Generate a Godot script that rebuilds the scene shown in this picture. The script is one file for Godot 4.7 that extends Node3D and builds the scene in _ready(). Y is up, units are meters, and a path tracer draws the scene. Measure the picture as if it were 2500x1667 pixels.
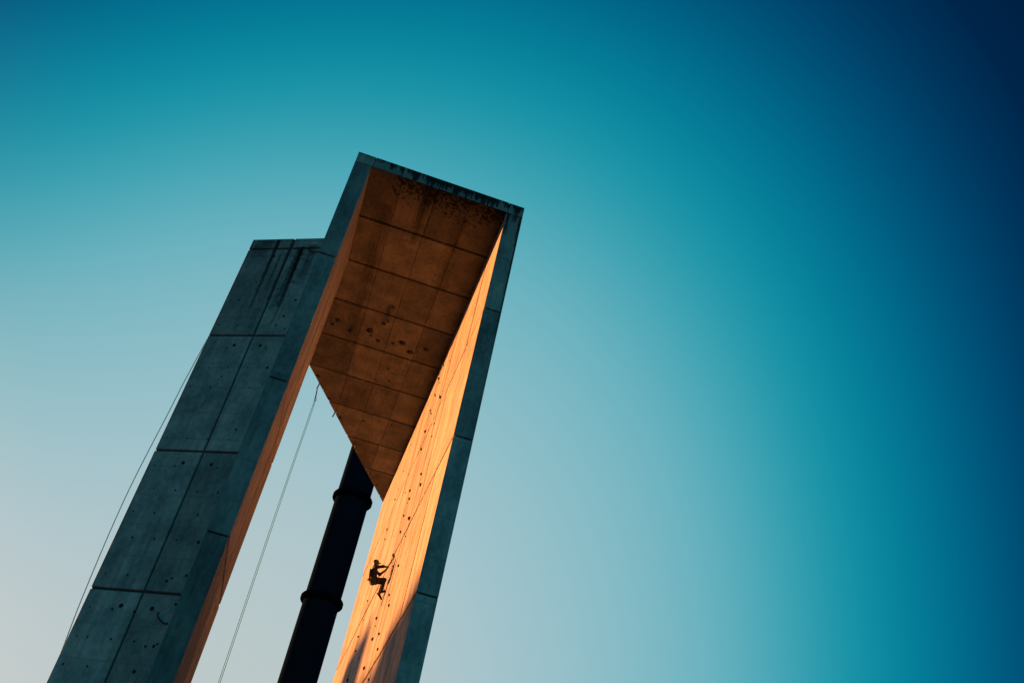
extends Node3D

# Measures in metres. The tower's front plane is z = -23, x runs to the right along it.
const XFL := -2.617   # outer edge of the left leg
const XFR := -2.047   # inner face of the left leg
const XRL := 2.845    # inner (sunlit) face of the right wall
const XRR := 3.429    # outer edge of the right wall
const ZF := -23.0     # front plane
const ZL := -28.05    # back of the left leg
const ZR := -46.49    # back of the right wall
const YB := 25.32     # underside of the roof
const YT := 25.835    # top of the roof
const WING_ANGLE := 0.4867
const WING_LENGTH := 2.493
const WING_TOP := 21.60
const EXPOSURE := 3.25
const SUN := Vector3(-1.0, 0.122, -1.25)   # towards the low sun

var mats := {}
var rng := RandomNumberGenerator.new()


func _ready() -> void:
	rng.seed = 4711
	_camera()
	_sky_and_sun()
	_materials()
	_ground()
	_tower()
	_chimney()
	_ropes()
	_climber()
	_trees()


func _camera() -> void:
	var cam := Camera3D.new()
	cam.name = "camera"
	add_child(cam)
	cam.transform = Transform3D(Basis(Vector3(0.94367, 0.15985, 0.28970), Vector3(-0.30284, 0.77000, 0.56160), Vector3(-0.13330, -0.61770, 0.77503)).orthonormalized(), Vector3(0, 1.6, 0))
	cam.fov = 39.77
	cam.near = 0.1
	cam.far = 900.0
	cam.current = true


func _sky_and_sun() -> void:
	var env := Environment.new()
	env.background_mode = Environment.BG_SKY
	env.tonemap_mode = Environment.TONE_MAPPER_LINEAR
	env.tonemap_exposure = EXPOSURE
	env.sdfgi_enabled = true
	env.ssao_enabled = true
	env.ssil_enabled = true
	var sky := Sky.new()
	var pan := PanoramaSkyMaterial.new()
	pan.panorama = ImageTexture.create_from_image(_sky_image())
	sky.sky_material = pan
	env.sky = sky
	var we := WorldEnvironment.new()
	we.name = "world_environment"
	we.environment = env
	add_child(we)
	var sun := DirectionalLight3D.new()
	sun.name = "sun"
	sun.light_energy = 1.6
	sun.light_color = Color(1.0, 0.60, 0.31)
	sun.light_angular_distance = 0.5
	sun.shadow_enabled = true
	add_child(sun)
	sun.look_at_from_position(SUN * 40.0, Vector3.ZERO)


# Clear sunset sky: pale round the glow low behind the tower, then teal, then deep blue away from it.
func _sky_image() -> Image:
	var w := 1024
	var h := 512
	var im := Image.create(w, h, false, Image.FORMAT_RGBF)
	var knots := [0.0, 8.0, 14.0, 20.0, 25.0, 30.0, 34.0, 38.0, 42.0, 46.0, 50.0, 56.0, 75.0, 110.0, 400.0]
	var cols := [Vector3(197, 200, 198), Vector3(188, 200, 200), Vector3(177, 198, 202), Vector3(157, 193, 202), Vector3(134, 187, 197), Vector3(103, 176, 190), Vector3(56, 160, 176), Vector3(8, 138, 161), Vector3(0, 106, 139), Vector3(0, 69, 110), Vector3(0, 38, 75), Vector3(0, 24, 54), Vector3(0, 60, 84), Vector3(0, 126, 150), Vector3(0, 126, 150)]
	var far := Color(cols[-1].x / 255.0, cols[-1].y / 255.0, cols[-1].z / 255.0).srgb_to_linear()
	var back := Vector3(far.r, far.g, far.b) / EXPOSURE
	var az0 := deg_to_rad(-4.0)
	var el0 := deg_to_rad(5.0)
	var d0 := Vector3(sin(az0) * cos(el0), sin(el0), -cos(az0) * cos(el0))
	var r := d0.cross(Vector3.UP).normalized()
	var u := r.cross(d0)
	var to_sun := SUN.normalized()
	var glow := Vector3(1.9, 0.6, 0.2) / EXPOSURE
	for j in h:
		var el := (0.5 - (j + 0.5) / h) * PI
		el = maxf(el, el0)
		for i in w:
			var az := (i + 0.5) / w * TAU
			var d := Vector3(sin(az) * cos(el), sin(el), -cos(az) * cos(el))
			var g := rad_to_deg(acos(clampf(d.dot(d0), -1.0, 1.0)))
			var x := d.dot(r)
			var y := d.dot(u)
			var n := sqrt(x * x + y * y) + 1e-9
			x *= g / n
			y *= g / n
			if x < -31.0:
				x = -31.0 + 0.08 * (x + 31.0)  # the sun stands to the left: the sky stays lighter on that side
			var q := sqrt(maxf(x * x + 0.6 * y * y - 0.3 * x * y, 0.0)) * 52.0 / 50.714
			var k := 0
			while knots[k + 1] < q:
				k += 1
			var t: float = (q - knots[k]) / (knots[k + 1] - knots[k])
			var v := Vector3.ZERO
			if k >= 10:
				v = cols[k].lerp(cols[k + 1], t)
			else:
				v = _blend(cols, knots, k, q)
			var s := Color(clampf(v.x, 0, 255) / 255.0, clampf(v.y, 0, 255) / 255.0, clampf(v.z, 0, 255) / 255.0).srgb_to_linear()
			var c := Vector3(s.r, s.g, s.b) / EXPOSURE
			var gs := rad_to_deg(acos(clampf(d.dot(to_sun), -1.0, 1.0)))
			c = c.lerp(back, smoothstep(95.0, 150.0, g)) + glow * exp(-gs * gs / 230.0)
			im.set_pixel(i, j, Color(c.x, c.y, c.z))
	return im


# Smooth run through the colour steps, so that no ring shows where two of them meet.
func _blend(cols: Array, knots: Array, k: int, q: float) -> Vector3:
	var sum := Vector3.ZERO
	var weight := 0.0
	for o in [-3.5, -2.0, -0.8, 0.0, 0.8, 2.0, 3.5]:
		var p := maxf(q + o, 0.0)
		var i := k
		while i > 0 and knots[i] > p:
			i -= 1
		while knots[i + 1] < p:
			i += 1
		var w := exp(-o * o / 6.0)
		sum += cols[i].lerp(cols[i + 1], (p - knots[i]) / (knots[i + 1] - knots[i])) * w
		weight += w
	return sum / weight


# ---------------------------------------------------------------- helpers

func _thing(called: String, label: String, category: String, at := Vector3.ZERO, group := "") -> Node3D:
	var o := Node3D.new()
	o.name = called
	add_child(o, true)
	o.position = at
	o.set_meta("label", label)
	o.set_meta("category", category)
	if group != "":
		o.set_meta("group", group)
	return o


func _part(called: String, mesh: Mesh, mat: Material, parent: Node3D) -> MeshInstance3D:
	var o := MeshInstance3D.new()
	o.name = called
	o.mesh = mesh
	o.material_override = mat
	parent.add_child(o, true)
	return o


func _tri(st: SurfaceTool, a: Vector3, b: Vector3, c: Vector3, n: Vector3, ua := Vector2.ZERO, ub := Vector2.ZERO, uc := Vector2.ZERO) -> void:
	var order := [[a, ua], [b, ub], [c, uc]]
	if (b - a).cross(c - a).dot(n) > 0.0:
		order = [[a, ua], [c, uc], [b, ub]]
	for p in order:
		st.set_normal(n)
		st.set_uv(p[1])
		st.add_vertex(p[0])


func _inset(poly: PackedVector2Array, b: float) -> PackedVector2Array:
	var out := PackedVector2Array()
	var n := poly.size()
	for i in n:
		var p := poly[i]
		var e0 := (p - poly[(i + n - 1) % n]).normalized()
		var e1 := (poly[(i + 1) % n] - p).normalized()
		var n0 := Vector2(-e0.y, e0.x)
		var n1 := Vector2(-e1.y, e1.x)
		var m := n0 + n1
		out.append(p + m * (b / maxf(0.15, 0.5 * m.length_squared())))
	return out


# A slab: convex outline (u, v) on the plane at o, its face towards nrm, with a small chamfer round the face.
func _slab(poly: PackedVector2Array, o: Vector3, u: Vector3, v: Vector3, nrm: Vector3, thick: float, bevel: float, uvo: Vector2, uvs: Vector2, back := false) -> ArrayMesh:
	var st := SurfaceTool.new()
	st.begin(Mesh.PRIMITIVE_TRIANGLES)
	var area := 0.0
	var n := poly.size()
	for i in n:
		area += poly[i].cross(poly[(i + 1) % n])
	if area < 0.0:
		poly.reverse()
	var inner := _inset(poly, bevel)
	var f: Array = []
	var m: Array = []
	var b: Array = []
	var t: Array = []
	var mid := Vector3.ZERO
	for i in n:
		f.append(o + u * inner[i].x + v * inner[i].y)
		m.append(o + u * poly[i].x + v * poly[i].y - nrm * bevel)
		b.append(o + u * poly[i].x + v * poly[i].y - nrm * thick)
		t.append(Vector2((poly[i].x - uvo.x) / uvs.x, 1.0 - (poly[i].y - uvo.y) / uvs.y))
		mid += m[i] / n
	for i in range(1, n - 1):
		_tri(st, f[0], f[i], f[i + 1], nrm, t[0], t[i], t[i + 1])
		if back:
			_tri(st, b[0], b[i], b[i + 1], -nrm, t[0], t[i], t[i + 1])
	for i in n:
		var k := (i + 1) % n
		var side: Vector3 = (m[k] - m[i]).cross(nrm).normalized()
		if side.dot(m[i] - mid) < 0.0:
			side = -side
		var ch := (side + nrm).normalized()
		_tri(st, f[i], f[k], m[k], ch, t[i], t[k], t[k])
		_tri(st, f[i], m[k], m[i], ch, t[i], t[k], t[i])
		_tri(st, m[i], m[k], b[k], side, t[i], t[k], t[k])
		_tri(st, m[i], b[k], b[i], side, t[i], t[k], t[i])
	return st.commit()


func _rect(x0: float, y0: float, x1: float, y1: float) -> PackedVector2Array:
	return PackedVector2Array([Vector2(x0, y0), Vector2(x1, y0), Vector2(x1, y1), Vector2(x0, y1)])


func _box(lo: Vector3, hi: Vector3) -> ArrayMesh:
	return _slab(_rect(lo.x, lo.y, hi.x, hi.y), Vector3(0, 0, hi.z), Vector3.RIGHT, Vector3.UP, Vector3.BACK, hi.z - lo.z, 0.01, Vector2.ZERO, Vector2.ONE * 4.0, true)


func _tube(points: PackedVector3Array, radius: float, sides := 8, mesh_tool: SurfaceTool = null) -> ArrayMesh:
	var st := mesh_tool
	if st == null:
		st = SurfaceTool.new()
		st.begin(Mesh.PRIMITIVE_TRIANGLES)
	var rings: Array = []
	var n := points.size()
	var side := Vector3.ZERO
	for i in n:
		var dir := (points[mini(i + 1, n - 1)] - points[maxi(i - 1, 0)]).normalized()
		if side == Vector3.ZERO:
			side = dir.cross(Vector3.UP if absf(dir.y) < 0.9 else Vector3.RIGHT).normalized()
		side = (side - dir * side.dot(dir)).normalized()
		var other := dir.cross(side)
		var ring: Array = []
		for k in sides:
			var a := TAU * k / sides
			ring.append([points[i] + (side * cos(a) + other * sin(a)) * radius, side * cos(a) + other * sin(a)])
		rings.append(ring)
	for i in n - 1:
		for k in sides:
			var l := (k + 1) % sides
			for q in [[rings[i][k], rings[i + 1][k], rings[i + 1][l]], [rings[i][k], rings[i + 1][l], rings[i][l]]]:
				var order := [q[0], q[1], q[2]]
				if (q[1][0] - q[0][0]).cross(q[2][0] - q[0][0]).dot(q[0][1]) > 0.0:
					order = [q[0], q[2], q[1]]
				for p in order:
					st.set_normal(p[1])
					st.set_uv(Vector2.ZERO)
					st.add_vertex(p[0])
	for e in [0, n - 1]:
		var dir2: Vector3 = (points[0] - points[1]).normalized() if e == 0 else (points[n - 1] - points[n - 2]).normalized()
		for k in sides:
			_tri(st, points[e], rings[e][k][0], rings[e][(k + 1) % sides][0], dir2)
	return null if mesh_tool != null else st.commit()


# Surface of revolution round +Y from (radius, height) pairs.
func _lathe(profile: Array, sides: int) -> ArrayMesh:
	var st := SurfaceTool.new()
	st.begin(Mesh.PRIMITIVE_TRIANGLES)
	for i in profile.size() - 1:
		var a: Vector2 = profile[i]
		var b: Vector2 = profile[i + 1]
		var nn := Vector2(b.y - a.y, a.x - b.x).normalized()
		for k in sides:
			var t0 := TAU * k / sides
			var t1 := TAU * (k + 1) / sides
			var p := [Vector3(a.x * cos(t0), a.y, a.x * sin(t0)), Vector3(b.x * cos(t0), b.y, b.x * sin(t0)), Vector3(b.x * cos(t1), b.y, b.x * sin(t1)), Vector3(a.x * cos(t1), a.y, a.x * sin(t1))]
			var m0 := Vector3(nn.x * cos(t0), nn.y, nn.x * sin(t0))
			var m1 := Vector3(nn.x * cos(t1), nn.y, nn.x * sin(t1))
			var ns := [m0, m0, m1, m1]
			for tr in [[0, 1, 2], [0, 2, 3]]:
				var o: Array = tr
				if (p[tr[1]] - p[tr[0]]).cross(p[tr[2]] - p[tr[0]]).dot(m0 + m1) > 0.0:
					o = [tr[0], tr[2], tr[1]]
				for q in o:
					st.set_normal(ns[q])
					st.add_vertex(p[q])
	return st.commit()


# ---------------------------------------------------------------- materials

func _noise_bytes(w: int, h: int, freq: float, octaves: int, sd: int, squash := 1) -> PackedByteArray:
	var n := FastNoiseLite.new()
	n.seed = sd
	n.noise_type = FastNoiseLite.TYPE_SIMPLEX_SMOOTH
	n.frequency = freq
	n.fractal_octaves = octaves
	var im := n.get_image(w, maxi(2, h / squash))
	if squash > 1:
		im.resize(w, h, Image.INTERPOLATE_CUBIC)
	im.convert(Image.FORMAT_L8)
	return im.get_data()


# Cast concrete: blotches, pores, long vertical runs, plus stains [centre, width, top, bottom, strength] in metres, y from the foot.
func _concrete(w: int, h: int, width_m: float, height_m: float, sd: int, base: Color, runs: float, stains: Array, drips := 0.0, algae := 0.0, mottle := 1.0, lift := 0.0) -> StandardMaterial3D:
	var big := _noise_bytes(w, h, 0.9 * width_m / w, 3, sd)
	var mid := _noise_bytes(w, h, 5.0 * width_m / w, 3, sd + 1)
	var fine := _noise_bytes(w, h, 0.35, 2, sd + 2)
	var run := _noise_bytes(w, h, 2.6 * width_m / w, 3, sd + 3, 24)
	var run2 := _noise_bytes(w, h, 8.0 * width_m / w, 2, sd + 4, 40)
	var data := PackedByteArray()
	data.resize(w * h * 3)
	var bump := PackedByteArray()
	bump.resize(w * h)
	var p := 0
	for j in h:
		var y := (1.0 - (j + 0.5) / h) * height_m
		var active: Array = []
		for s in stains:
			if y < s[2] and y > s[3]:
				active.append([s[0], s[1], s[4] * (0.45 + 0.55 * smoothstep(s[3], lerpf(s[3], s[2], 0.7), y))])
		var line := 0.0   # pour lines left by the shuttering
		if lift > 0.0:
			var away := absf(fposmod(y + 0.5 * lift, lift) - 0.5 * lift)
			line = 0.11 * (1.0 - smoothstep(0.012, 0.035, away))
		for i in w:
			var x := (i + 0.5) / w * width_m
			var a := big[p] / 255.0 - 0.5
			var b := mid[p] / 255.0 - 0.5
			var c := fine[p] / 255.0 - 0.5
			var d := run[p] / 255.0 - 0.5
			var e := run2[p] / 255.0 - 0.5
			var v := 1.0 + mottle * (0.22 * a + 0.16 * b + 0.10 * c) + runs * (0.42 * d + 0.42 * e)
			var warm := 0.05 * a + 0.10 * runs * (e - d)
			for s in active:
				var m: float = 1.0 - smoothstep(0.0, 1.25, absf(x - s[0] + 0.10 * d * s[1]) / (0.5 * s[1]) + 0.45 * b + 0.9 * e)
				v *= 1.0 - s[2] * m
			if drips > 0.0:
				var reach := drips * (0.55 + 1.5 * d + 1.1 * e) * smoothstep(0.4, 1.6, x)
				v *= 1.0 - 0.66 * smoothstep(-0.16, 0.16, reach - (height_m - y) + 0.25 * b + 0.2 * c)
			if algae > 0.0:
				v *= 1.0 - 0.78 * smoothstep(0.0, 0.75, (algae - (height_m - y)) / algae * 0.9 + 1.1 * b + 0.7 * a + 0.7 * c - 0.28 - 0.5 * smoothstep(2.4, 0.5, x))
			v *= 1.0 - line * clampf(0.5 + 2.0 * b + a, 0.0, 1.0)
			if c + 0.6 * b > 0.42:
				v *= 0.72
			v = clampf(v, 0.04, 1.7)
			data[p * 3] = int(clampf(base.r * v * (1.0 + warm) * 255.0, 0, 255))
			data[p * 3 + 1] = int(clampf(base.g * v * 255.0, 0, 255))
			data[p * 3 + 2] = int(clampf(base.b * v * (1.0 - warm) * 255.0, 0, 255))
			bump[p] = int(clampf((0.5 + 0.5 * b + 0.5 * c + 0.3 * e) * 255.0, 0, 255))
			p += 1
	var m := StandardMaterial3D.new()
	m.albedo_texture = ImageTexture.create_from_image(Image.create_from_data(w, h, false, Image.FORMAT_RGB8, data))
	var nm := Image.create_from_data(w, h, false, Image.FORMAT_L8, bump)
	nm.convert(Image.FORMAT_RGBA8)
	nm.bump_map_to_normal_map(1.5)
	m.normal_enabled = true
	m.normal_texture = ImageTexture.create_from_image(nm)
	m.normal_scale = 0.5
	m.roughness = 0.9
	m.metallic_specular = 0.25
	return m


func _plain(r: float, g: float, b: float, rough := 0.8, metal := 0.0) -> StandardMaterial3D:
	var m := StandardMaterial3D.new()
	m.albedo_color = Color(r, g, b).linear_to_srgb()
	m.roughness = rough
	m.metallic = metal
	return m


func _materials() -> void:
	var grey := Color(0.70, 0.685, 0.66)
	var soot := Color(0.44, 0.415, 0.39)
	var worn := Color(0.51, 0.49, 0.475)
	mats.wing = _concrete(256, 2048, WING_LENGTH, WING_TOP, 11, grey, 0.25, [
		[0.96, 0.16, 21.6, 18.6, 0.6], [1.82, 0.36, 21.2, 18.7, 0.65], [1.90, 0.12, 21.2, 18.0, 0.5], [1.22, 0.12, 20.9, 19.4, 0.35],
		[1.45, 0.14, 21.6, 19.0, 0.4], [2.2, 0.5, 21.3, 19.6, 0.35], [0.5, 0.8, 21.6, 20.8, 0.3]], 0.0, 0.0, 1.3, 0.87)
	mats.right = _concrete(1024, 1024, 23.49, YB, 23, grey, 0.6, [[6.4, 0.9, 25.4, 9.0, 0.22], [9.1, 1.2, 25.4, 6.0, 0.22], [15.2, 0.8, 25.0, 6.0, 0.18], [12.0, 0.5, 24.0, 8.0, 0.15], [4.0, 0.3, 22.0, 10.0, 0.12]])
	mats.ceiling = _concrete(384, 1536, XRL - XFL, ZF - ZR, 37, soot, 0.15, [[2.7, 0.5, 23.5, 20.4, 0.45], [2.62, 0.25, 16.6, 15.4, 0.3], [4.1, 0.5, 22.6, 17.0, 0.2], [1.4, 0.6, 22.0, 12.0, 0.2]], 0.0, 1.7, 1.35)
	mats.leg = _concrete(96, 2048, 0.6, YB, 51, Color(0.65, 0.645, 0.63), 0.2, [[0.53, 0.16, 25.4, 23.9, 0.9], [0.06, 0.12, 25.4, 24.3, 0.85], [0.55, 0.10, 24.2, 20.5, 0.6], [0.3, 0.5, 25.4, 25.0, 0.5]], 0.0, 0.0, 1.5, 1.22)
	mats.fin = _concrete(96, 2048, 0.6, YB, 58, Color(0.56, 0.555, 0.545), 0.2, [[0.3, 0.5, 16.3, 15.9, 0.15]], 0.0, 0.0, 1.4, 1.22)
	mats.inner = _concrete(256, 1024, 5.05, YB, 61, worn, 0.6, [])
	mats.fascia = _concrete(1024, 96, XRR - XFL, YT - YB, 71, grey, 0.2, [], 0.55)
	mats.core = _plain(0.07, 0.072, 0.075, 0.95)
	mats.slab = _plain(0.28, 0.27, 0.26, 0.95)
	mats.void = _plain(0.015, 0.015, 0.016, 0.9)
	mats.hold = _plain(0.02, 0.018, 0.018, 0.7)
	mats.hold2 = _plain(0.05, 0.03, 0.02, 0.7)
	mats.rope = _plain(0.06, 0.60, 0.72, 0.8)
	mats.steel = _plain(0.12, 0.12, 0.13, 0.4, 0.9)
	mats.pipe = _plain(0.006, 0.013, 0.024, 1.0)
	mats.pipe.metallic_specular = 0.0
	mats.pipe_ring = _plain(0.003, 0.004, 0.006, 0.9)
	mats.pipe_ring.metallic_specular = 0.0
	for key in ["wing", "right", "ceiling", "leg", "fin", "inner", "fascia"]:
		var list: Array = []
		for t in ([1.0, 0.965, 1.025, 0.98] if key == "right" else [1.0, 0.93, 1.05, 0.88]):
			var m: StandardMaterial3D = mats[key].duplicate()
			m.albedo_color = Color(0.95 * t, 0.95 * t, 0.95 * t)
			list.append(m)
		mats[key] = list


func _pick(key: String) -> Material:
	var l: Array = mats[key]
	return l[rng.randi() % l.size()]


func _ground() -> void:
	var st := SurfaceTool.new()
	st.begin(Mesh.PRIMITIVE_TRIANGLES)
	var n := 48
	var hn := FastNoiseLite.new()
	hn.seed = 5
	hn.frequency = 0.012
	for i in n:
		for j in n:
			var p: Array = []
			for c in [[i, j], [i + 1, j], [i + 1, j + 1], [i, j + 1]]:
				var x := (float(c[0]) / n - 0.5) * 1600.0
				var z := (float(c[1]) / n - 0.5) * 1600.0
				var far := smoothstep(70.0, 200.0, Vector2(x, z + 40.0).length())
				p.append(Vector3(x, far * hn.get_noise_2d(x, z) * 2.0, z))
			_tri(st, p[0], p[1], p[2], Vector3.UP)
			_tri(st, p[0], p[2], p[3], Vector3.UP)
	var m := StandardMaterial3D.new()
	var nt := NoiseTexture2D.new()
	nt.width = 512
	nt.height = 512
	nt.seamless = true
	var fn := FastNoiseLite.new()
	fn.seed = 9
	fn.frequency = 0.02
	nt.noise = fn
	var ramp := Gradient.new()
	ramp.set_color(0, Color(0.17, 0.20, 0.13))
	ramp.set_color(1, Color(0.30, 0.32, 0.22))
	nt.color_ramp = ramp
	m.albedo_texture = nt
	m.uv1_triplanar = true
	m.uv1_world_triplanar = true
	m.uv1_scale = Vector3.ONE * 0.08
	m.roughness = 0.95
	var g := _part("ground", st.commit(), m, self)
	g.set_meta("kind", "structure")
	g.set_meta("label", "patchy grass ground the tower stands on")


# ---------------------------------------------------------------- the tower

# Rows and columns of cast panels on one face. us / vs: edges along u and v; gaps: width of the joints.
func _panels(parent: Node3D, key: String, o: Vector3, u: Vector3, v: Vector3, nrm: Vector3, us: Array, vs: Array, ugap: float, vgap: float, uv_size: Vector2, bevel := 0.012) -> void:
	for i in us.size() - 1:
		for j in vs.size() - 1:
			var x0: float = us[i] + (0.0 if i == 0 else ugap * 0.5)
			var x1: float = us[i + 1] - (0.0 if i == us.size() - 2 else ugap * 0.5)
			var y0: float = vs[j] + (0.0 if j == 0 else vgap * 0.5)
			var y1: float = vs[j + 1] - (0.0 if j == vs.size() - 2 else vgap * 0.5)
			_part("panel", _slab(_rect(x0, y0, x1, y1), o + nrm * rng.randf_range(-0.004, 0.004), u, v, nrm, 0.055, bevel, Vector2.ZERO, uv_size), _pick(key), parent)


func _hold_mesh(sd: int) -> ArrayMesh:
	var r := RandomNumberGenerator.new()
	r.seed = sd
	var st := SurfaceTool.new()
	st.begin(Mesh.PRIMITIVE_TRIANGLES)
	var rings: Array = []
	for k in 4:
		var ring: Array = []
		for i in 7:
			var a := TAU * i / 7.0
			var rad: float = [1.0, 1.05, 0.75, 0.3][k] * r.randf_range(0.75, 1.2)
			ring.append(Vector3(cos(a) * rad, [0.0, 0.35, 0.8, 1.0][k] * r.randf_range(0.9, 1.1), sin(a) * rad * 1.25))
		rings.append(ring)
	for k in 3:
		for i in 7:
			var l := (i + 1) % 7
			for t in [[rings[k][i], rings[k + 1][i], rings[k + 1][l]], [rings[k][i], rings[k + 1][l], rings[k][l]]]:
				var n: Vector3 = (t[1] - t[0]).cross(t[2] - t[0]).normalized()
				if n.dot((t[0] + t[1] + t[2]) / 3.0 - Vector3(0, 0.2, 0)) < 0.0:
					n = -n
				_tri(st, t[0], t[1], t[2], n)
	for i in range(1, 6):
		_tri(st, rings[3][0], rings[3][i], rings[3][i + 1], Vector3.UP)
	return st.commit()


# Climbing hold: its base plane's normal (local +Y) turned to nrm.
func _bolt_on(called: String, mesh: Mesh, mat: Material, parent: Node3D, at: Vector3, nrm: Vector3, size: Vector3, spin: float) -> void:
	var o := _part(called, mesh, mat, parent)
	var x := nrm.cross(Vector3(0.31, 0.9, 0.2)).normalized()
	var b := Basis(x, nrm, x.cross(nrm)) * Basis(Vector3.UP, spin)
	o.transform = Transform3D(b.scaled_local(size), at)


func _tower() -> void:
	var tower := _thing("climbing_tower", "tall concrete climbing tower shaped like a gate, its right inner wall glowing orange", "tower", Vector3.ZERO)
	var hold_meshes: Array = []
	for i in 5:
		hold_meshes.append(_hold_mesh(90 + i))
	var plug := _lathe([Vector2(0.0001, -0.02), Vector2(0.6, -0.02), Vector2(0.85, 0.5), Vector2(1.0, 0.5), Vector2(1.0, -1.0)], 10)

	# right wall: narrow shaded front, long sunlit inner face
	var right := _part("right_wall", _box(Vector3(XRL + 0.045, 0, ZR), Vector3(XRR, YB + 0.04, ZF - 0.05)), mats.core, tower)
	right.set_meta("label", "long right wall, inner face lit orange by the low sun")
	_panels(right, "leg", Vector3(XRL, 0, ZF), Vector3.RIGHT, Vector3.UP, Vector3.BACK, [0.0, XRR - XRL], [0.0, 1.5, 6.33, 11.18, 16.02, 20.91, YB], 0.05, 0.05, Vector2(0.6, YB))
	var seams := [0.06]
	for s in [0.0995, 0.211, 0.317, 0.42, 0.522, 0.63, 0.735, 0.84, 0.935]:
		seams.append(s * 23.0)
	seams.append(ZF - ZR)
	_panels(right, "right", Vector3(XRL, 0, ZF), Vector3.FORWARD, Vector3.UP, Vector3.LEFT, seams, [0.0, 1.5, 6.33, 11.18, 16.02, 20.91, YB], 0.055, 0.16, Vector2(23.49, YB), 0.02)
	for h in HOLDS:
		var sz: float = 0.028 * h[2]
		_bolt_on("climbing_hold", hold_meshes[rng.randi() % 5], mats.hold if rng.randf() < 0.75 else mats.hold2, right, Vector3(XRL + 0.004, h[0], h[1]), Vector3.LEFT, Vector3(sz, sz * 1.3, sz), rng.randf() * TAU)

	# left leg
	var left := _part("left_leg", _box(Vector3(XFL, 0, ZL), Vector3(XFR - 0.045, YB + 0.04, ZF - 0.05)), mats.core, tower)
	left.set_meta("label", "slim left leg in blue shade")
	_panels(left, "fin", Vector3(XFL, 0, ZF), Vector3.RIGHT, Vector3.UP, Vector3.BACK, [0.0, XFR - XFL], [0.0, 1.55, 6.4, 11.25, 16.09, 20.98, YB], 0.05, 0.05, Vector2(0.6, YB))
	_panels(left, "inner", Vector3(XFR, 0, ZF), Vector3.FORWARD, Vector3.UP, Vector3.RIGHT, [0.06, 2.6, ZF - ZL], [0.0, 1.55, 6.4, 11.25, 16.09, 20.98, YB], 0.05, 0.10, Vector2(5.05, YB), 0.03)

	# wing wall, turned back from the left leg
	var wd := Vector3(-cos(WING_ANGLE), 0, -sin(WING_ANGLE))
	var wn := Vector3(-sin(WING_ANGLE), 0, cos(WING_ANGLE))
	var far_end := Vector3(XFL, 0, ZF) + wd * WING_LENGTH
	var wing := _part("wing_wall", _slab(_rect(0.0, 0.0, WING_LENGTH, WING_TOP), far_end - wn * 0.045, -wd, Vector3.UP, wn, 0.5, 0.01, Vector2.ZERO, Vector2(4, 4), true), mats.core, tower)
	wing.set_meta("label", "lower left wall turned back at an angle, in blue shade")
	_panels(wing, "wing", far_end, -wd, Vector3.UP, wn, [0.0, WING_LENGTH - 1.023, WING_LENGTH], [0.0, 1.53, 5.53, 9.55, 13.54, 17.57, 21.16, WING_TOP], 0.06, 0.065, Vector2(WING_LENGTH, WING_TOP))
	for t in TIE_HOLES:
		var r: float = 0.021 * t[2]
		_bolt_on("tie_hole", plug, mats.void, wing, Vector3(XFL, t[1], ZF) + wd * t[0] + wn * 0.004, wn, Vector3(r, 0.012, r), 0.0)
	for loop in [[[0.40, 9.08], [0.36, 8.99], [0.27, 8.90], [0.16, 8.83], [0.07, 8.80], [0.02, 8.83]], [[0.42, 21.15], [0.35, 21.05], [0.23, 20.95], [0.14, 20.92], [0.05, 20.94], [0.0, 20.99]]]:
		var pts := PackedVector3Array()
		var i := 0
		for c in loop:
			pts.append(Vector3(XFL, c[1], ZF) + wd * c[0] + wn * (0.01 + 0.05 * sin(PI * i / 5.0)))
			i += 1
		_part("cable_loop", _tube(pts, 0.017, 7), mats.void, wing)

	# roof: slab, fascia along the front, cast panels below
	var plan := PackedVector2Array([Vector2(XFL, -ZF + 0.05), Vector2(XRR, -ZF + 0.05), Vector2(XRR, -ZR), Vector2(XRL, -ZR), Vector2(XFL, 35.79)])
	var roof := _part("roof", _slab(plan, Vector3(0, YT, 0), Vector3.RIGHT, Vector3.FORWARD, Vector3.UP, YT - YB - 0.13, 0.02, Vector2.ZERO, Vector2(4, 4), true), mats.core, tower)
	roof.set_meta("label", "overhanging roof with a diagonal rear edge")
	_panels(roof, "fascia", Vector3(XFL, YB, ZF), Vector3.RIGHT, Vector3.UP, Vector3.BACK, [0.0, 0.62, XRL - XFL + 0.02, XRR - XFL], [0.024, YT - YB], 0.02, 0.0, Vector2(XRR - XFL, YT - YB))
	var foot := PackedVector2Array([Vector2(XFL, -ZF), Vector2(XRL, -ZF), Vector2(XRL, -ZR), Vector2(XFL, 35.79)])
	var rows := [0.005]
	for k in 9:
		rows.append((0.1105 * (k + 1) - 0.0015) * 23.0)
	rows.append(23.6)
	var cols := [XFL, -0.895, 0.343, 1.575, XRL]
	for k in rows.size() - 1:
		for c in 4:
			var x0: float = cols[c] + 0.007
			if c == 0:
				x0 = XFR if k < 2 else XFL
			var x1: float = cols[c + 1] - (0.007 if c < 3 else 0.0)
			var cell := _rect(x0, -ZF + rows[k] + (0.0 if k == 0 else 0.055), x1, -ZF + rows[k + 1] - 0.055)
			for piece in Geometry2D.intersect_polygons(cell, foot):
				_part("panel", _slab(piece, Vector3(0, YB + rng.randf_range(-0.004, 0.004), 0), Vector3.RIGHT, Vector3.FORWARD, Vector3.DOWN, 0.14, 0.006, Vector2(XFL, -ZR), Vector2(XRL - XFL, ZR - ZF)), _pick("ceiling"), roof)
	for h in ROOF_HOLDS:
		var sz2: float = 0.043 * h[2]
		_bolt_on("climbing_hold", hold_meshes[rng.randi() % 5], mats.hold, roof, Vector3(h[0], YB - 0.002, h[1]), Vector3.DOWN, Vector3(sz2, sz2, sz2), rng.randf() * TAU)
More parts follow.
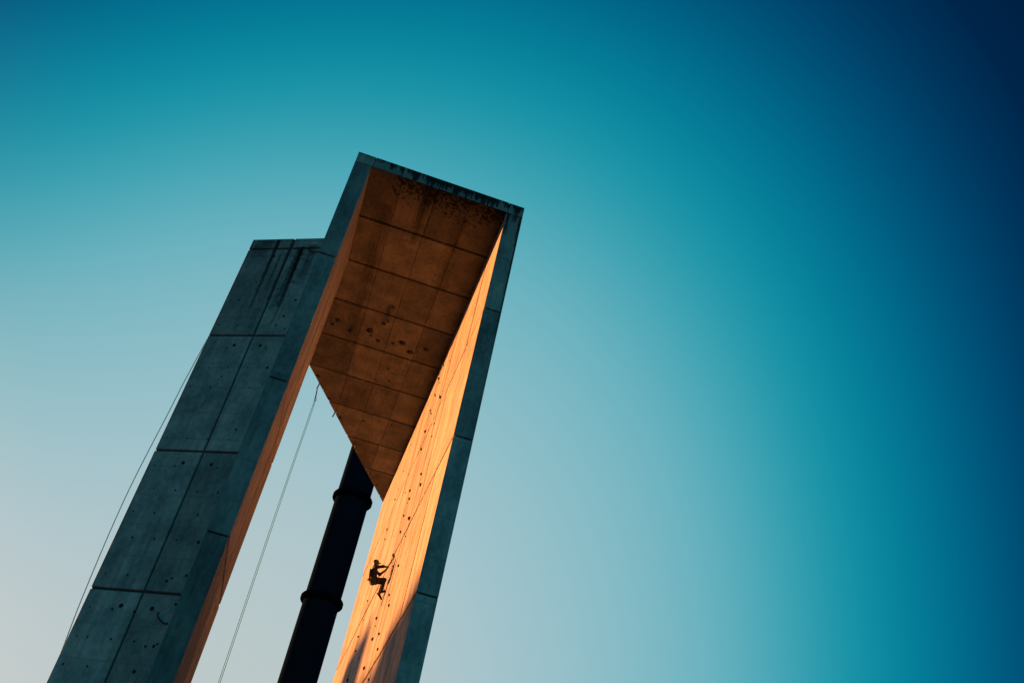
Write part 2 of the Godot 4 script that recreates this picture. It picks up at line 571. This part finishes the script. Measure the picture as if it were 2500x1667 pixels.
	for e in [[-1.985, 37.2], [-0.95, 39.2]]:
		var lug := PackedVector3Array([Vector3(e[0], YB + 0.2, -e[1]), Vector3(e[0] - 0.02, YB - 0.04, -e[1] - 0.03), Vector3(e[0] - 0.05, YB - 0.14, -e[1] - 0.05)])
		_part("anchor_lug", _tube(lug, 0.03, 8), mats.steel, roof)


# ---------------------------------------------------------------- steel pipe behind

func _chimney() -> void:
	var c := _thing("steel_chimney", "thick black steel pipe with ring collars standing behind the tower", "chimney", Vector3(1.47, 0, -55.2))
	var r := 1.07
	var y := 0.0
	var tops := [8.67, 15.57, 22.45, 29.33, 34.0]
	for t in tops:
		_part("pipe_section", _lathe([Vector2(r, y), Vector2(r, t)], 64), mats.pipe, c)
		var ring := _lathe([Vector2(r - 0.01, t - 0.20), Vector2(r + 0.16, t - 0.18), Vector2(r + 0.21, t - 0.10), Vector2(r + 0.21, t + 0.10), Vector2(r + 0.16, t + 0.18), Vector2(r - 0.01, t + 0.20)], 64)
		_part("collar", ring, mats.pipe_ring, c)
		y = t
	_part("cap", _lathe([Vector2(r, 34.0), Vector2(r, 34.3), Vector2(r - 0.08, 34.3), Vector2(r - 0.08, 33.6), Vector2(0.001, 33.6)], 64), mats.pipe_ring, c)


# ---------------------------------------------------------------- ropes

func _smooth(points: Array, steps: int) -> PackedVector3Array:
	var c := Curve3D.new()
	for i in points.size():
		var t: Vector3 = (points[mini(i + 1, points.size() - 1)] - points[maxi(i - 1, 0)]) / 6.0
		c.add_point(points[i], -t, t)
	var out := PackedVector3Array()
	for i in steps + 1:
		out.append(c.sample_baked(c.get_baked_length() * i / steps, true))
	return out


func _ropes() -> void:
	var a := _thing("hanging_rope", "taut doubled rope hanging from the diagonal roof edge beside the black pipe", "rope", Vector3(-1.97, 0, -37.2))
	for s in [-1.0, 1.0]:
		var pts: Array = [Vector3(0.012 * s - 0.035, 25.15, -0.03), Vector3(0.015 * s, 24.85, -0.01), Vector3(0.045 + 0.02 * s, 24.5, 0.0), Vector3(0.058 + 0.028 * s, 23.9, 0.02), Vector3(0.066 + 0.028 * s, 22.9, 0.03), Vector3(0.085 + 0.028 * s, 20.25, 0.04), Vector3(0.15 + 0.03 * s, 15.8, 0.04), Vector3(0.22 + 0.03 * s, 11.6, 0.04), Vector3(0.3 + 0.03 * s, 5.0, 0.04), Vector3(0.36 + 0.05 * s, 0.05, 0.04)]
		_part("strand", _tube(_smooth(pts, 60), 0.012, 7), mats.rope, a)
	_part("sling", _tube(_smooth([Vector3(-0.045, 25.2, -0.04), Vector3(0.0, 24.95, -0.02), Vector3(0.03, 24.65, 0.0)], 8), 0.022, 6), mats.void, a)
	var ring := PackedVector3Array()
	for i in 15:
		ring.append(Vector3(0.05 + 0.045 * cos(TAU * i / 14.0), 24.55 + 0.09 * sin(TAU * i / 14.0), 0.0))
	_part("carabiner", _tube(ring, 0.014, 6), mats.steel, a)
	var b := _thing("slack_rope", "thin slack rope bowing out past the outer edge of the left wall", "rope", Vector3(-4.9, 0, -24.84))
	var q: Array = [Vector3(0.15, 21.45, 0.02), Vector3(0.05, 19.5, 0), Vector3(-0.11, 16.52, 0), Vector3(-0.15, 15.2, 0), Vector3(-0.225, 12.9, 0), Vector3(-0.21, 11.26, 0), Vector3(-0.13, 9.39, 0), Vector3(-0.05, 8.29, 0), Vector3(0.1, 6.0, 0), Vector3(0.16, 3.0, 0), Vector3(0.16, 0.05, 0)]
	_part("strand", _tube(_smooth(q, 70), 0.012, 7), mats.rope, b)
	_part("anchor", _tube(PackedVector3Array([Vector3(0.36, 21.45, 0.30), Vector3(0.15, 21.47, 0.02)]), 0.02, 7), mats.steel, b)


# ---------------------------------------------------------------- the climber

# Tapered bones [a, b, ra, rb] joined with a smooth minimum and meshed as surface nets.
func _flesh(st: SurfaceTool, bones: Array, h: float, k: float, cut := 1e9) -> void:
	var lo := Vector3.ONE * 1e9
	var hi := Vector3.ONE * -1e9
	for b in bones:
		var m: float = maxf(b[2], b[3]) + 3.0 * h
		for e in [b[0], b[1]]:
			lo = lo.min(e - Vector3.ONE * m)
			hi = hi.max(e + Vector3.ONE * m)
	var nx := int((hi.x - lo.x) / h) + 2
	var ny := int((hi.y - lo.y) / h) + 2
	var nz := int((hi.z - lo.z) / h) + 2
	var f := PackedFloat32Array()
	f.resize(nx * ny * nz)
	f.fill(9.0)
	for b in bones:
		var p0: Vector3 = b[0]
		var ab: Vector3 = b[1] - p0
		var l2 := maxf(ab.length_squared(), 1e-9)
		var m: float = maxf(b[2], b[3]) + k + 2.5 * h
		var a0: Vector3 = (p0.min(b[1]) - Vector3.ONE * m - lo) / h
		var a1: Vector3 = (p0.max(b[1]) + Vector3.ONE * m - lo) / h
		for z in range(maxi(0, int(a0.z)), mini(nz, int(a1.z) + 1)):
			for y in range(maxi(0, int(a0.y)), mini(ny, int(a1.y) + 1)):
				var i := (z * ny + y) * nx
				for x in range(maxi(0, int(a0.x)), mini(nx, int(a1.x) + 1)):
					var q := lo + Vector3(x, y, z) * h - p0
					var t := clampf(q.dot(ab) / l2, 0.0, 1.0)
					var d: float = (q - ab * t).length() - lerpf(b[2], b[3], t)
					var o := f[i + x]
					var g := maxf(k - absf(o - d), 0.0) / k
					f[i + x] = minf(o, d) - g * g * k * 0.25
	var ids := {}
	var verts := PackedVector3Array()
	var norms := PackedVector3Array()
	var sx := 1
	var sy := nx
	var sz := nx * ny
	var corner := [0, sx, sy, sx + sy, sz, sx + sz, sy + sz, sx + sy + sz]
	for z in nz - 1:
		for y in ny - 1:
			for x in nx - 1:
				var i := (z * ny + y) * nx + x
				if f[i] > 4.0 * h:
					continue
				var neg := 0
				for c in corner:
					if f[i + c] < 0.0:
						neg += 1
				if neg == 0 or neg == 8:
					continue
				var sum := Vector3.ZERO
				var cnt := 0
				for e in EDGES:
					var v0 := f[i + corner[e[0]]]
					var v1 := f[i + corner[e[1]]]
					if (v0 < 0.0) != (v1 < 0.0):
						var t := v0 / (v0 - v1)
						sum += CORNERS[e[0]].lerp(CORNERS[e[1]], t)
						cnt += 1
				var at := sum / cnt
				ids[i] = verts.size()
				verts.append(lo + (Vector3(x, y, z) + at) * h)
				norms.append(Vector3(f[i + sx] - f[i] + f[i + sx + sy + sz] - f[i + sy + sz], f[i + sy] - f[i] + f[i + sx + sy + sz] - f[i + sx + sz], f[i + sz] - f[i] + f[i + sx + sy + sz] - f[i + sx + sy]).normalized())
	for z in range(1, nz - 1):
		for y in range(1, ny - 1):
			for x in range(1, nx - 1):
				var i := (z * ny + y) * nx + x
				if f[i] > 4.0 * h:
					continue
				for ax in [[sx, sy, sz], [sy, sz, sx], [sz, sx, sy]]:
					if (f[i] < 0.0) == (f[i + ax[0]] < 0.0):
						continue
					var quad := [i, i - ax[1], i - ax[1] - ax[2], i - ax[2]]
					if not (ids.has(quad[0]) and ids.has(quad[1]) and ids.has(quad[2]) and ids.has(quad[3])):
						continue
					for tr in [[0, 1, 2], [0, 2, 3]]:
						var a: int = ids[quad[tr[0]]]
						var b2: int = ids[quad[tr[1]]]
						var c2: int = ids[quad[tr[2]]]
						if (verts[b2] - verts[a]).cross(verts[c2] - verts[a]).dot(norms[a]) > 0.0:
							var s := b2
							b2 = c2
							c2 = s
						for q in [a, b2, c2]:
							st.set_normal(norms[q])
							st.add_vertex(verts[q])


func _new_tool() -> SurfaceTool:
	var st := SurfaceTool.new()
	st.begin(Mesh.PRIMITIVE_TRIANGLES)
	return st


# A closed hand: palm from the wrist towards the rope, four fingers bent round it, thumb from the side of the palm.
func _hand(st: SurfaceTool, wrist: Vector3, rope_at: Vector3, rope_dir: Vector3, flip: float) -> void:
	var out := (rope_at - wrist).normalized()
	var along := (rope_dir - out * rope_dir.dot(out)).normalized()
	var over := out.cross(along) * flip
	var bones: Array = []
	var knuckle := rope_at - out * 0.012 + over * 0.024
	bones.append([wrist, wrist.lerp(knuckle, 0.45), 0.026, 0.027])
	for i in 4:
		var w := (i - 1.5) * 0.021
		var base := knuckle + along * w
		bones.append([wrist.lerp(base, 0.4), base, 0.020, 0.013])
		var len: float = [0.034, 0.038, 0.036, 0.029][i]
		var p1 := base + (out * 0.9 + over * 0.1) * len
		var p2 := p1 + (out * 0.25 - over) .normalized() * len * 0.75
		var p3 := p2 + (-out - over * 0.5).normalized() * len * 0.6
		bones.append([base, p1, 0.0105, 0.0098])
		bones.append([p1, p2, 0.0098, 0.009])
		bones.append([p2, p3, 0.009, 0.0078])
	var tb := wrist.lerp(knuckle, 0.45) - along * 0.026 * flip
	var t1 := tb + (out * 0.7 - over * 0.6 - along * 0.4 * flip).normalized() * 0.04
	var t2 := t1 + (out * 0.9 - over * 0.2 + along * 0.3 * flip).normalized() * 0.032
	bones.append([tb, t1, 0.0135, 0.011])
	bones.append([t1, t2, 0.011, 0.009])
	_flesh(st, bones, 0.004, 0.006)


func _climber() -> void:
	var o := Vector3(2.34, 14.72, -31.6)
	var person := _thing("person", "person in dark clothes and cap hanging on a rope against the orange wall", "person", o)
	var neck := Vector3(2.262, 15.262, -31.6) - o
	var head := Vector3(2.272, 15.375, -31.6) - o
	var sr := Vector3(2.300, 15.160, -31.43) - o
	var er := Vector3(2.530, 15.235, -31.36) - o
	var wr := Vector3(2.655, 15.335, -31.555) - o
	var sl := Vector3(2.298, 15.195, -31.77) - o
	var el := Vector3(2.523, 15.095, -31.80) - o
	var wl := Vector3(2.670, 15.243, -31.63) - o
	var pel := Vector3(2.335, 14.715, -31.6) - o
	var hr := Vector3(2.345, 14.72, -31.5) - o
	var hl := Vector3(2.345, 14.735, -31.7) - o
	var kr := Vector3(2.700, 14.825, -31.48) - o
	var kl := Vector3(2.705, 14.845, -31.72) - o
	var ar := Vector3(2.700, 14.385, -31.5) - o
	var tr := Vector3(2.812, 14.440, -31.48) - o
	var al := Vector3(2.660, 14.365, -31.7) - o
	var tl := Vector3(2.785, 14.225, -31.7) - o
	var chest := Vector3(2.285, 15.07, -31.6) - o
	var waist := Vector3(2.318, 14.86, -31.6) - o
	var rope_low := Vector3(2.45, 14.86, -31.6) - o
	var rope_top := Vector3(2.838, 15.74, -31.6) - o
	var rope_dir := (rope_top - Vector3(2.60, 15.16, -31.6) + o).normalized()
	var grip_r := Vector3(2.705, 15.375, -31.6) - o
	var grip_l := Vector3(2.695, 15.31, -31.6) - o
	var zr := Vector3(0, 0, 0.055)
	# body
	var st := _new_tool()
	_flesh(st, [
		[neck - Vector3(0, 0.03, 0), head - Vector3(0, 0.06, 0), 0.056, 0.052],
		[neck - Vector3(0, 0.05, 0), sr + Vector3(0, 0.01, -0.02), 0.06, 0.055], [neck - Vector3(0, 0.05, 0), sl + Vector3(0, 0.01, 0.02), 0.06, 0.055],
		[chest + zr * 1.2, waist + zr, 0.105, 0.095], [chest - zr * 1.2, waist - zr, 0.105, 0.095],
		[waist + zr, pel + zr, 0.095, 0.115], [waist - zr, pel - zr, 0.095, 0.115],
		[sr, er, 0.048, 0.039], [er, wr, 0.040, 0.026], [sl, el, 0.048, 0.039], [el, wl, 0.040, 0.026],
		[hr, kr, 0.088, 0.058], [kr, ar, 0.056, 0.036], [hl, kl, 0.088, 0.058], [kl, al, 0.056, 0.036],
		[ar, ar.lerp(tr, 0.7), 0.035, 0.028], [al, al.lerp(tl, 0.7), 0.035, 0.028]], 0.014, 0.04)
	# head facing the wall, chin slightly up
	var hb: Array = []
	for s in [-1.0, 1.0]:
		hb.append([head + Vector3(-0.015, 0.02, 0.02 * s), head + Vector3(0.02, 0.025, 0.02 * s), 0.078, 0.074])
		hb.append([head + Vector3(-0.005, -0.01, 0.078 * s), head + Vector3(-0.008, -0.04, 0.076 * s), 0.013, 0.010])
		hb.append([head + Vector3(0.075, 0.012, 0.028 * s), head + Vector3(0.078, 0.012, 0.032 * s), 0.013, 0.012])
		hb.append([head + Vector3(0.062, -0.03, 0.036 * s), head + Vector3(0.03, -0.07, 0.040 * s), 0.022, 0.022])
	hb.append([head + Vector3(0.01, -0.02, 0), head + Vector3(0.052, -0.088, 0), 0.068, 0.030])
	hb.append([head + Vector3(0.092, 0.005, 0), head + Vector3(0.108, -0.030, 0), 0.010, 0.015])
	hb.append([head + Vector3(0.086, -0.058, -0.018), head + Vector3(0.086, -0.058, 0.018), 0.010, 0.010])
	hb.append([head + Vector3(-0.01, -0.05, 0), neck, 0.056, 0.056])
	_flesh(st, hb, 0.007, 0.014)
	_hand(st, wr, grip_r, rope_dir, 1.0)
	_hand(st, wl, grip_l, rope_dir, -1.0)
	_part("body", st.commit(), _plain(0.09, 0.055, 0.04, 0.6), person)
	# clothes
	st = _new_tool()
	_flesh(st, [
		[neck - Vector3(0, 0.045, 0), sr + Vector3(0, 0.01, -0.02), 0.068, 0.064], [neck - Vector3(0, 0.045, 0), sl + Vector3(0, 0.01, 0.02), 0.068, 0.064],
		[chest + zr * 1.2, waist + zr, 0.115, 0.105], [chest - zr * 1.2, waist - zr, 0.115, 0.105],
		[waist + zr, pel + zr + Vector3(0, 0.07, 0), 0.105, 0.118], [waist - zr, pel - zr + Vector3(0, 0.07, 0), 0.105, 0.118],
		[sr, er, 0.060, 0.049], [er, er.lerp(wr, 0.85), 0.049, 0.036], [sl, el, 0.060, 0.049], [el, el.lerp(wl, 0.85), 0.049, 0.036]], 0.014, 0.04)
	_part("jacket", st.commit(), _plain(0.012, 0.013, 0.016, 0.85), person)
	st = _new_tool()
	_flesh(st, [[pel + zr, pel - zr, 0.128, 0.128], [hr, kr, 0.102, 0.070], [kr, kr.lerp(ar, 0.92), 0.069, 0.050], [hl, kl, 0.102, 0.070], [kl, kl.lerp(al, 0.92), 0.069, 0.050]], 0.014, 0.04)
	_part("trousers", st.commit(), _plain(0.03, 0.028, 0.022, 0.9), person)
	for f in [[ar, tr], [al, tl]]:
		st = _new_tool()
		var heel: Vector3 = f[0] - (f[1] - f[0]).normalized() * 0.045 + Vector3(0.0, -0.02, 0)
		_flesh(st, [[f[0] + Vector3(0, 0.03, 0), f[0], 0.048, 0.046], [f[0], f[1], 0.044, 0.031], [heel, f[1] + Vector3(0, -0.012, 0), 0.042, 0.028]], 0.01, 0.02)
		_part("shoe", st.commit(), _plain(0.012, 0.011, 0.011, 0.7), person)
	# cap: crown and brim
	st = _new_tool()
	_flesh(st, [[head + Vector3(-0.025, 0.055, 0.02), head + Vector3(0.015, 0.058, 0.02), 0.076, 0.074], [head + Vector3(-0.025, 0.055, -0.02), head + Vector3(0.015, 0.058, -0.02), 0.076, 0.074]], 0.008, 0.03)
	var cap := _part("cap", st.commit(), _plain(0.01, 0.01, 0.012, 0.9), person)
	st = _new_tool()
	_flesh(st, [[head + Vector3(0.07, 0.045, -0.045), head + Vector3(0.145, 0.035, -0.025), 0.011, 0.009], [head + Vector3(0.07, 0.047, -0.015), head + Vector3(0.16, 0.037, -0.01), 0.011, 0.009], [head + Vector3(0.07, 0.047, 0.015), head + Vector3(0.16, 0.037, 0.01), 0.011, 0.009], [head + Vector3(0.07, 0.045, 0.045), head + Vector3(0.145, 0.035, 0.025), 0.011, 0.009]], 0.005, 0.03)
	_part("brim", st.commit(), _plain(0.01, 0.01, 0.012, 0.9), cap)
	# harness: waist belt and leg loops
	st = _new_tool()
	for lp in [[pel + Vector3(0, 0.085, 0), Vector3(0, 1, 0), 0.125, 0.18], [hr.lerp(kr, 0.28), (kr - hr).normalized(), 0.105, 0.105], [hl.lerp(kl, 0.28), (kl - hl).normalized(), 0.105, 0.105]]:
		var ax: Vector3 = lp[1]
		var s1 := ax.cross(Vector3.BACK).normalized()
		var s2 := ax.cross(s1).normalized()
		var pts := PackedVector3Array()
		for i in 25:
			var a := TAU * i / 24.0
			pts.append(lp[0] + s1 * cos(a) * lp[2] + s2 * sin(a) * lp[3])
		_tube(pts, 0.017, 6, st)
	_tube(PackedVector3Array([pel + Vector3(0.125, 0.085, 0), rope_low]), 0.014, 6, st)
	_part("harness", st.commit(), _plain(0.015, 0.014, 0.013, 0.8), person)
	# gear slung at the back: pack with a bundle sticking out below
	var gear := _thing("rope_bag", "small dark gear bag slung on the climber's back", "bag", Vector3(2.18, 14.86, -31.6))
	var go := o - Vector3(2.18, 14.86, -31.6)
	st = _new_tool()
	_flesh(st, [[chest + Vector3(-0.135, 0.02, 0.05) + go, waist + Vector3(-0.125, -0.02, 0.05) + go, 0.028, 0.036], [chest + Vector3(-0.135, 0.02, -0.05) + go, waist + Vector3(-0.125, -0.02, -0.05) + go, 0.028, 0.036]], 0.012, 0.05)
	_part("sack", st.commit(), _plain(0.014, 0.014, 0.016, 0.9), gear)
	st = _new_tool()
	_flesh(st, [[waist + Vector3(-0.11, -0.05, 0) + go, Vector3(2.14, 14.70, -31.6) - o + go, 0.032, 0.017], [waist + Vector3(-0.09, -0.06, 0.04) + go, Vector3(2.185, 14.665, -31.56) - o + go, 0.028, 0.016]], 0.01, 0.02)
	_part("rope_coil", st.commit(), _plain(0.02, 0.018, 0.018, 0.9), gear)
	# the climber's rope: wall anchor, through both hands to the harness, loose end below
	var rp := _thing("climbing_rope", "short rope running from a wall anchor through the climber's hands", "rope", rope_top + o)
	var off := -rope_top
	_part("strand", _tube(PackedVector3Array([rope_top + off, grip_r + off, grip_l.lerp(Vector3(2.62, 15.20, -31.6) - o, 0.6) + off, rope_low + off]), 0.012, 8), mats.hold, rp)
	_part("ascender", _tube(PackedVector3Array([grip_r + rope_dir * 0.05 + off, grip_r + rope_dir * 0.24 + off]), 0.021, 8), mats.void, rp)
	_part("loose_end", _tube(_smooth([rope_low + off, Vector3(2.60, 14.72, -31.6) - o + off, Vector3(2.79, 14.55, -31.62) - o + off, Vector3(2.832, 14.35, -31.6) - o + off, Vector3(2.832, 13.95, -31.6) - o + off], 24), 0.011, 7), mats.hold, rp)


# ---------------------------------------------------------------- trees up-sun, out of frame, whose tops shade the foot of the right wall

func _tree(at: Vector3, height: float, radius: float, sd: int, label: String) -> void:
	var t := _thing("tree", label, "tree", at, "trees beyond the tower")
	var r := RandomNumberGenerator.new()
	r.seed = sd
	var st := _new_tool()
	_tube(PackedVector3Array([Vector3(0, -0.3, 0), Vector3(0.05, height * 0.35, 0.03)]), 0.22, 9, st)
	_tube(PackedVector3Array([Vector3(0.05, height * 0.33, 0.03), Vector3(0.0, height * 0.9, 0)]), 0.12, 8, st)
	for i in 9:
		var y := height * r.randf_range(0.3, 0.8)
		var a := r.randf() * TAU
		_tube(PackedVector3Array([Vector3(0.04, y, 0.02), Vector3(cos(a) * radius * 0.7, y + radius * 0.7, sin(a) * radius * 0.7)]), 0.05, 6, st)
	_part("trunk", st.commit(), _plain(0.09, 0.07, 0.05, 0.95), t)
	st = _new_tool()
	var y0 := height * 0.22
	for i in 7000:
		var v := pow(r.randf(), 0.8)
		var rr := radius * (0.35 + 0.75 * sin(PI * clampf(0.12 + 0.80 * v, 0.0, 1.0))) * sqrt(r.randf()) * (0.85 + 0.2 * sin(v * 23.0 + sd))
		var a2 := r.randf() * TAU
		var p := Vector3(cos(a2) * rr, lerpf(y0, height, v), sin(a2) * rr)
		var n := Vector3(r.randfn(), r.randfn() + 0.4, r.randfn()).normalized()
		var u := n.cross(Vector3(r.randfn(), r.randfn(), r.randfn())).normalized() * r.randf_range(0.14, 0.26)
		var w := n.cross(u.normalized()) * r.randf_range(0.08, 0.15)
		_tri(st, p - u, p + w, p + u, n)
		_tri(st, p - u, p + u, p - w, n)
	var leaf := _plain(0.05, 0.075, 0.025, 0.8)
	leaf.cull_mode = BaseMaterial3D.CULL_DISABLED
	leaf.backlight_enabled = true
	leaf.backlight = Color(0.05, 0.07, 0.02)
	_part("crown", st.commit(), leaf, t)


func _trees() -> void:
	var l := 150.0
	var dir := SUN.normalized()
	var side := Vector3(-1.25, 0, 1.0).normalized()
	var k := 0
	# [z on the wall, height of the shade there, crown radius]
	for s in [[-19.2, 11.3, 2.6, "bushy tree beyond the tower, rightmost of its row"], [-22.6, 11.6, 2.6, "bushy tree second from the right in the row"], [-26.2, 11.5, 2.6, "bushy tree third from the right in the row"], [-29.4, 10.9, 2.0, "lowest bushy tree, beside the tallest in the row"], [-32.3, 11.4, 1.6, "slim bushy tree right of the tallest one in the row"], [-35.6, 14.3, 2.5, "tallest bushy tree of the row beyond the tower"], [-38.2, 14.5, 2.6, "bushy tree just left of the tallest one in the row"], [-40.6, 13.8, 2.2, "bushy tree second from the left end of the row"], [-44.2, 12.5, 2.4, "bushy tree at the far left end of the row"]]:
		var hit := Vector3(XRL, s[1], s[0]) + dir * l
		_tree(Vector3(hit.x, 0, hit.z), hit.y, s[2], 300 + k, s[3])
		k += 1


const EDGES := [[0, 1], [2, 3], [4, 5], [6, 7], [0, 2], [1, 3], [4, 6], [5, 7], [0, 4], [1, 5], [2, 6], [3, 7]]
const CORNERS := [Vector3(0, 0, 0), Vector3(1, 0, 0), Vector3(0, 1, 0), Vector3(1, 1, 0), Vector3(0, 0, 1), Vector3(1, 0, 1), Vector3(0, 1, 1), Vector3(1, 1, 1)]

# bolt-on holds on the sunlit wall: height, z, size
const HOLDS := [[23.2, -29.45, 1], [24.56, -31.74, 2], [24.16, -32.17, 2], [23.55, -31.55, 1], [21.68, -29.31, 0.6], [23.33, -32.14, 1.3], [22.9, -31.6, 1.3], [22.06, -30.21, 0.8], [21.52, -29.53, 2], [24.11, -34.05, 1], [24, -34.07, 1], [22.45, -31.86, 0.7], [22.56, -32.22, 1.6], [22.04, -31.6, 1.4], [20.25, -29.42, 1.2], [21.46, -32.08, 2], [19.44, -29.01, 1.2], [24.01, -37.65, 1], [21.93, -33.98, 0.6], [20.43, -31.76, 1.8], [22.62, -37.74, 1], [18.04, -29.33, 1.8], [17.23, -28.6, 1.8], [18.71, -32, 1.8], [19.58, -33.87, 1], [18.09, -31.47, 1.8], [18.08, -31.79, 1], [21.81, -37.96, 0.8], [21.45, -38.3, 1.6], [17.56, -31.85, 1.7], [16.35, -29.5, 2.4], [19.84, -38.08, 1.8], [19.94, -38.48, 0.8], [16.74, -31.51, 1.6], [17.64, -33.85, 0.8], [15.62, -29.38, 1], [19.27, -37.87, 1.4], [13.64, -29.76, 1.5], [13.31, -29.38, 0.8], [12.99, -28.97, 1.5], [16.61, -38.3, 1.4], [13.65, -32.06, 2], [13.28, -31.8, 1], [15.59, -37.8, 0.9], [13.95, -33.88, 0.7], [14.99, -38.08, 1.7], [12.33, -29.77, 1.6], [12.73, -31.53, 1.8], [14.17, -37.37, 1.6], [11.58, -29.01, 1.4], [11.82, -31.81, 2], [13.04, -37.46, 2], [13.26, -37.73, 1], [10.74, -29.35, 1.4], [13.16, -35, 0.8], [16.07, -32.08, 1.6], [15.74, -31.48, 1.8], [15.66, -31.46, 1], [14.44, -29.15, 1.6]]
# holes in the wing wall: distance from the leg, height, size
const TIE_HOLES := [[1.48, 20.82, 2], [1.99, 20.39, 0.8], [2.29, 20.38, 0.6], [2.3, 19.72, 1], [1.69, 19.7, 1], [0.45, 19.72, 1.3], [0.12, 18.95, 2], [0.3, 18.31, 1.6], [0.1, 17.83, 1.3], [2.31, 17.97, 1], [1.69, 17.97, 1], [0.44, 17.97, 1], [1.5, 17.2, 2.4], [0.66, 17.19, 2.4], [1.69, 17.09, 1], [0.45, 17.09, 1], [0.27, 16.93, 0.7], [2, 16.36, 1], [2.31, 16.36, 0.8], [1.38, 16.36, 1], [0.76, 16.37, 1], [0.15, 16.38, 2], [1.47, 16.05, 1.2], [2.31, 15.67, 1], [1.68, 15.67, 1.2], [0.44, 15.67, 1], [2.31, 18.97, 1], [2.01, 18.97, 1], [1.36, 18.97, 0.8], [0.27, 20.57, 1.6], [1.47, 13.16, 2.4], [0.63, 13.15, 2.4], [2.29, 13.06, 1], [1.67, 13.06, 1], [0.41, 13.05, 1], [2.3, 13.94, 1], [1.68, 13.94, 1], [1.05, 13.94, 1], [0.33, 14.27, 1.4], [0.42, 13.94, 0.8], [1.35, 12.34, 1.2], [0.72, 12.33, 1.2], [0.11, 12.33, 1.3], [0.25, 12.26, 0.8], [1.99, 12.35, 0.8], [2.29, 11.67, 1], [1.66, 11.65, 1.2], [0.41, 11.66, 1.2], [1.97, 10.94, 1.4], [1.34, 10.94, 1.4], [0.72, 10.94, 1.2], [0.09, 10.92, 2], [1.89, 12.91, 0.7], [2.29, 12.36, 0.7], [1.45, 9.16, 2.6], [0.6, 9.15, 2.6], [1.64, 9.06, 1.2], [1.04, 9.05, 1.2], [2.26, 9.06, 0.8], [0.03, 9.3, 1.6], [2.27, 9.94, 1], [1.65, 9.94, 1.2], [0.41, 9.94, 1.4], [0.52, 9.86, 1.8], [0.05, 10.03, 1.6], [1.96, 8.34, 1], [1.33, 8.34, 1.2], [0.71, 8.34, 1], [0.16, 8.27, 1.8], [0.37, 8.25, 1.4], [0.09, 8.33, 1.2], [2.26, 8.34, 0.9], [1.63, 7.67, 1.2], [2.28, 7.67, 1.2], [0.39, 7.66, 2]]
# holds under the roof: x, z, size
const ROOF_HOLDS := [[-1.84, -31.96, 2.2], [-2.04, -32.32, 1.6], [-1.23, -32.39, 2.4], [-1.25, -32.19, 1], [-0.47, -31.95, 2.8], [-0.03, -32.47, 2], [-0.37, -32.29, 1.2], [-0.01, -31.21, 1.8], [0.11, -30.98, 1.2], [0.95, -32.07, 2.8], [1.4, -32.54, 2.6], [1.69, -32.39, 0.8], [1.98, -32.04, 2], [0.6, -32.33, 1.4], [0.75, -34.24, 1], [-2.14, -36.44, 1.6], [0.14, -29.99, 1.4], [-2.09, -36.44, 1.6], [-1.69, -37.38, 1.2], [-1.36, -38, 1.6], [-0.64, -39.31, 1.4], [0.47, -38.99, 1.4], [1.79, -38.61, 1], [0.49, -41.51, 1.2], [0.66, -41.84, 1], [1.61, -43.71, 1.4], [2.2, -44.76, 1.2], [1.16, -38.62, 0.8], [-0.9, -33.05, 1], [0.96, -35.12, 1]]
